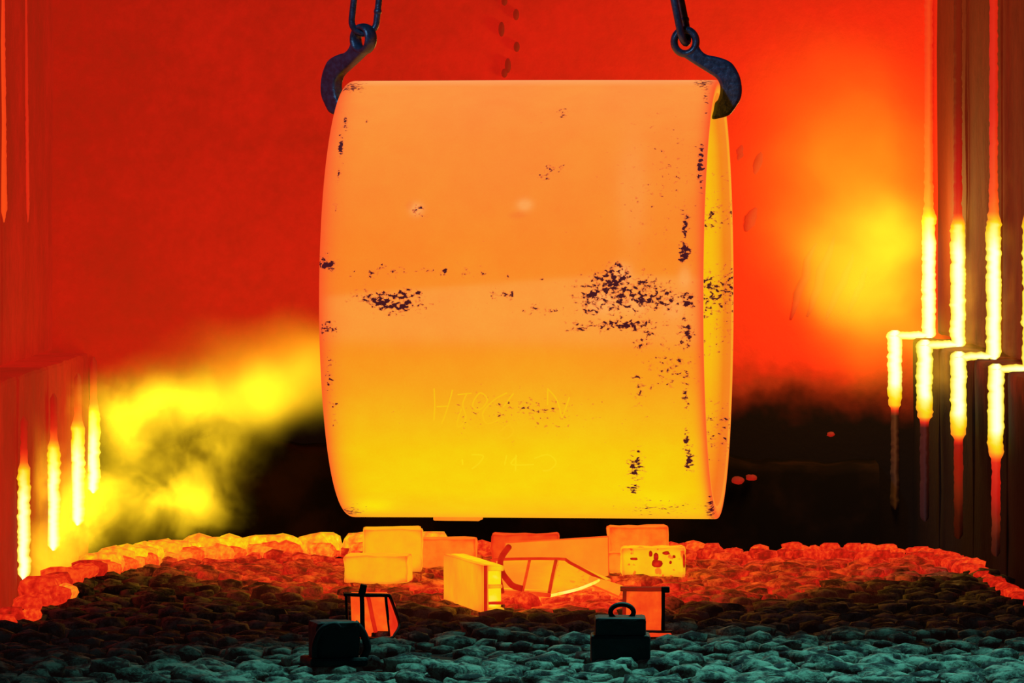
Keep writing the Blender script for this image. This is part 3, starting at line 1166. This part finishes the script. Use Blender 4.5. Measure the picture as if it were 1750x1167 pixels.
rod3('rim_bar', [T3(838, 962, 24.1), T3(850, 956, 24.15), T3(955, 955, 24.15), T3(975, 962, 24.1), T3(1040, 997, 23.95)], 0.0065, hot(0.55, .04), tr, n=3)
rod3('divider', [T3(905, 957, 24.1), T3(899, 985, 23.95), T3(893, 1010, 23.8)], 0.006, hot(0.62, .03), tr)
rod3('divider', [T3(950, 958, 24.1), T3(943, 990, 23.9), T3(938, 1016, 23.74)], 0.007, hot(0.54, .03), tr)
rod3('lower_bar', [T3(940, 1018, 23.72), T3(990, 1006, 23.8), T3(1024, 992, 23.9)], 0.006, hot(0.90, .05, edge=0.0), tr)
rod3('lower_bar', [T3(852, 1012, 23.8), T3(900, 1014, 23.75), T3(940, 1017, 23.7)], 0.009, hot(0.66, .05), tr)
plate3('tail_bar', [T3(1008, 985, 24.0), T3(1066, 1003, 23.75), T3(1058, 1020, 23.6), T3(1004, 997, 23.95)], 0.016, hot(0.73, .02), tr)

br = empty('bent_rod', (W(860, 1010, 23.6).x, -1.4, 0))
tag(br, 'dull red bent rod leaning upright against the ribbed tray', 'steel rod')
ro = Vector(br.location)
rod3('rod', [W(870, 934, 23.75) - ro, W(859, 949, 23.7) - ro, W(855, 962, 23.65) - ro, W(858, 978, 23.6) - ro, W(868, 992, 23.6) - ro, W(877, 1001, 23.6) - ro, W(893, 1006, 23.6) - ro], 0.0125, hot(0.50, .05), br)
rod3('prop', [W(855, 966, 23.66) - ro, W(854, 985, 23.62) - ro, W(859, 1012, 23.56) - ro], 0.008, hot(0.50, .05), br)

# open hot box behind the black block
dk = M_COLD
d9 = 21.25
fb = empty('open_frame_box', (W(632, 1090, d9).x, d9 + CAMY, 0))
tag(fb, 'open steel box frame glowing orange inside, behind the black block with a strap', 'steel frame')
sc9 = d9 / F


def f9(px, row):
    return (px - 632) * sc9, EYE - (row - HOR) * sc9


def bar9(name, p0, p1, w, y0, y1, mat, seed):
    (x0, z0), (x1, z1) = f9(*p0), f9(*p1)
    L_ = math.hypot(x1 - x0, z1 - z0)
    bm = rough_box(w, y1 - y0, L_, seed, 0.003, 0.0025, 4)
    o_ = bm_obj(name, bm, mat, fb)
    o_.rotation_euler = (0, math.atan2(x1 - x0, z1 - z0), 0)
    o_.location = (x0, (y0 + y1) / 2, z0)
    return o_


plate3('back_panel', [Vector((f9(597, 1012)[0], 0.14, f9(597, 1016)[1])), Vector((f9(662, 1012)[0], 0.14, f9(662, 1016)[1])), Vector((f9(664, 1092)[0], 0.14, 0.005)), Vector((f9(600, 1092)[0], 0.14, 0.005))], 0.012, hot(0.64, .06, edge=0.02), fb)
bar9('top_bar', (587, 1016), (667, 1018), 0.011, -0.01, 0.03, dk, 1)
bar9('post', (594, 1085), (591, 1016), 0.010, -0.01, 0.02, dk, 2)
bar9('post', (621, 1094), (618, 1014), 0.016, -0.03, 0.01, dk, 3)
bar9('post', (666, 1086), (659, 1018), 0.010, -0.01, 0.02, dk, 4)
bar9('strut', (641, 1084), (628, 1022), 0.014, 0.09, 0.11, hot(0.50, .04), 5)
bar9('bottom_bar', (617, 1090), (662, 1093), 0.010, -0.03, 0.02, dk, 6)
bar9('bottom_plate', (620, 1100), (668, 1098), 0.010, -0.09, -0.02, hot(0.58, .05), 7)
plate3('side_panel', [Vector((f9(662, 0)[0], 0.02, f9(0, 1018)[1])), Vector((f9(672, 0)[0], 0.14, f9(0, 1035)[1])), Vector((f9(682, 0)[0], 0.10, f9(0, 1078)[1])), Vector((f9(670, 0)[0], -0.04, 0.004))], 0.008, hot(0.55, .05, edge=0.03), fb)
rod3('side_rod', [Vector((f9(666, 0)[0], 0.0, f9(0, 1018)[1])), Vector((f9(675, 0)[0], 0.05, f9(0, 1045)[1])), Vector((f9(682, 0)[0], 0.06, f9(0, 1072)[1])), Vector((f9(668, 0)[0], -0.05, 0.008))], 0.006, dk, fb)
# peak on the middle post
bar9('post_tip', (618, 1016), (622, 998), 0.024, -0.03, 0.01, dk, 8)

d11 = 21.5
hb = empty('hot_plate_frame', (W(1101, 1084, d11).x, d11 + CAMY, 0))
tag(hb, 'upright red-hot plate in a dark frame, behind the black weight with a ring', 'steel frame')
sc11 = d11 / F


def f11(px, row):
    return (px - 1101) * sc11, EYE - (row - HOR) * sc11


def box11(name, px0, px1, r0, r1, y0, y1, mat, seed, bev=0.003, jit=0.003):
    x0, z1 = f11(px0, r0)
    x1, z0 = f11(px1, r1)
    bm = rough_box(x1 - x0, y1 - y0, z1 - z0, seed, bev, jit, 4)
    for v in bm.verts:
        v.co += Vector(((x0 + x1) / 2, (y0 + y1) / 2, z0))
    return bm_obj(name, bm, mat, hb)


box11('hot_plate', 1066, 1134, 1008, 1083, 0, 0.03, hot(0.60, .07), 1)
box11('post', 1130, 1136, 1006, 1078, -0.02, 0.02, dk, 2)
box11('post', 1064, 1070, 1006, 1080, -0.02, 0.02, hot(0.30, .05), 3)
box11('top_bar', 1060, 1142, 1003, 1010, -0.02, 0.04, hot(0.27, .06), 4)
box11('corner_lug', 1130, 1144, 1002, 1012, -0.03, 0.0, dk, 5)
box11('foot_bar', 1092, 1148, 1076, 1080, -0.05, -0.01, dk, 6)
box11('foot_plate', 1098, 1146, 1081, 1087, -0.06, 0.02, hot(0.57, .04), 7)

# black weights in front
d12 = 20.2
wt = empty('iron_weight', (W(1060, 1132, d12).x, d12 + CAMY, 0))
tag(wt, 'black iron weight with an upright ring handle on top', 'weight')
sc12 = d12 / F
h12 = EYE - (1053 - HOR) * sc12
bm_obj('weight_body', rough_box(0.176, 0.17, h12, 3, 0.012, 0.004, 3), dk, wt)
o_ = bm_obj('lower_body', rough_box(0.206, 0.19, h12 * 0.63, 4, 0.012, 0.004, 3), dk, wt)
bm = bmesh.new()
hc_ = EYE - (1046 - HOR) * sc12
tube(bm, [Vector(((1063 - 1060) * sc12 + 0.040 * math.cos(a), 0, hc_ + 0.027 * math.sin(a))) for a in [k / 28 * 2 * math.pi for k in range(28)]], 0.0085, 10, True)
bm_obj('ring_handle', bm, dk, wt, True)

d10 = 20.1
wb_ = empty('iron_block', (W(570, 1138, d10).x, d10 + CAMY, 0), 0.25)
tag(wb_, 'black iron block with a curved strap across its front and a bulging side', 'weight')
h10 = EYE - (1060 - HOR) * d10 / F
bm_obj('block_body', rough_box(0.15, 0.16, h10, 5, 0.018, 0.006, 3), dk, wb_)
bm_obj('base_lip', rough_box(0.20, 0.20, 0.030, 6, 0.010, 0.005, 3), dk, wb_)
rod3('strap', [Vector((-0.085, -0.085, 0.03)), Vector((-0.085, -0.09, 0.08)), Vector((-0.062, -0.095, 0.13)), Vector((-0.02, -0.095, h10 - 0.006)), Vector((0.0, -0.09, h10 - 0.02))], 0.010, dk, wb_)
rod3('side_hoop', [Vector((0.06, -0.06, h10 - 0.006)), Vector((0.088, -0.06, h10 * .75)), Vector((0.105, -0.06, h10 * .42)), Vector((0.09, -0.06, 0.025))], 0.014, dk, wb_)

# ---------------------------------------------------------------- flames


def flame(name, label, lo, hi, blobs, strength, ratio, nscale, thr, step):
    """a burning gas cloud: emission volume shaped by soft puffs and turbulence"""
    bm = bmesh.new()
    bmesh.ops.create_cube(bm, size=1)
    lo, hi = Vector(lo), Vector(hi)
    c = (lo + hi) / 2
    for v in bm.verts:
        v.co = Vector((v.co.x * (hi.x - lo.x), v.co.y * (hi.y - lo.y), v.co.z * (hi.z - lo.z))) + c
    m = N(name)
    p = m.pos()
    warp = m.node('ShaderNodeTexNoise', {'Vector': p, 'Scale': 2.6, 'Detail': 1.0})
    pw = m.vmath('ADD', p, m.vmath('MULTIPLY', m.vmath('SUBTRACT', warp.outputs['Color'], (0.5, 0.5, 0.5)), (0.34, 0.34, 0.34)))
    nz = m.noise(m.vmath('MULTIPLY', pw, (1.0, 0.7, 1.0)), nscale, 3, 0.6)
    tex = m.smooth(nz, thr[0], thr[1])
    total = None
    for (px, row, d, rx, ry, rz, amp, turb) in blobs:
        cc = W(px, row, d)
        q_ = m.vmath('MULTIPLY', m.vmath('SUBTRACT', pw, tuple(cc)), (1 / rx, 1 / ry, 1 / rz))
        g_ = m.math('POWER', 2.718, m.math('MULTIPLY', m.vmath('DOT_PRODUCT', q_, q_), -1.0))
        f_ = m.math('MULTIPLY_ADD', tex, turb, 1.0 - turb)
        g_ = m.math('MULTIPLY', m.math('MULTIPLY', g_, amp), f_)
        total = g_ if total is None else m.math('ADD', total, g_)
    total = m.math('MAXIMUM', m.math('SUBTRACT', total, 0.02), 0.0)
    em = m.node('ShaderNodeEmission', {'Color': ratio, 'Strength': m.math('MULTIPLY', total, strength)})
    m.t.links.new(em.outputs[0], m.out.inputs['Volume'])
    m.mat.cycles.volume_step_rate = step
    o = bm_obj('flame', bm, m.mat)
    tag(o, label, 'flame', None, 'stuff')
    return o


FR = (1.0, 0.60, 0.012)
flame('burning_gas', 'billowing yellow flame rolling out from the short seams onto the hearth edge', (-2.30, 4.0, -0.30), (-0.70, 6.40, 1.20), [
    # px, row, d, rx, ry, rz (m), amount, turbulence
    (185, 850, 29.7, .22, .30, .17, 3.2, .80),
    (115, 905, 29.4, .20, .30, .13, 2.2, .85),
    (310, 862, 29.9, .20, .28, .13, 2.6, .92),
    (215, 720, 30.3, .20, .30, .15, 2.6, .60),
    (320, 690, 30.5, .25, .30, .12, 2.4, .45),
    (450, 672, 30.8, .24, .30, .13, 1.9, .20),
    (535, 640, 30.9, .20, .28, .15, 0.8, .10),
    (330, 765, 30.3, .22, .28, .12, 1.7, .95),
    (470, 605, 31.0, .42, .28, .15, 0.34, .10)], 1.85, FR, 4.2, (0.44, 0.58), 1.2)
flame('burning_gas', 'thin olive wisp of flame hanging beside the nearest short seam', (-2.30, 2.3, -0.30), (-1.75, 3.9, 0.60), [
    (65, 955, 28.0, .16, .35, .12, 1.0, .85),
    (75, 840, 28.3, .12, .35, .26, 0.7, .75),
    (30, 1000, 27.6, .12, .3, .08, 0.8, .8)], 2.2, FR, 5.0, (0.42, 0.60), 1.2)
add_point('burner_light', W(330, 740, 30.9), (1.0, 0.42, 0.08), 12, 0.25)

flame('burning_gas', 'soft yellow flame glowing against the back wall beside the stepped seams', (0.85, 4.6, 0.25), (2.26, 6.95, 2.75), [
    (1500, 455, 31.5, .26, .28, .34, 1.9, .30),
    (1470, 330, 31.6, .42, .28, .42, 0.50, .25),  # this puff and the next add an orange halo around the flame
    (1440, 200, 31.6, .45, .28, .40, 0.16, .20),
    (1440, 470, 31.7, .26, .28, .26, 0.45, .25),
    (1555, 570, 31.3, .10, .3, .18, 0.5, .6),
    (1610, 620, 30.5, .10, .5, .18, 0.4, .7)], 1.5, FR, 2.6, (0.36, 0.62), 1.6)
add_point('burner_light', W(1490, 385, 31.1), (1.0, 0.55, 0.10), 95, 0.3)
flame('burning_gas', 'thin brown smoky flame drifting between the stepped seams', (1.75, 0.5, -0.2), (2.30, 4.55, 2.0), [
    (1655, 500, 29.2, .10, .4, .28, 0.55, .7),
    (1670, 670, 28.6, .08, .4, .20, 0.8, .7),
    (1610, 640, 29.3, .08, .3, .12, 0.5, .7),
    (1745, 500, 27.0, .10, .4, .40, 0.35, .8)], 2.4, (1.0, 0.42, 0.02), 4.0, (0.40, 0.62), 1.6)
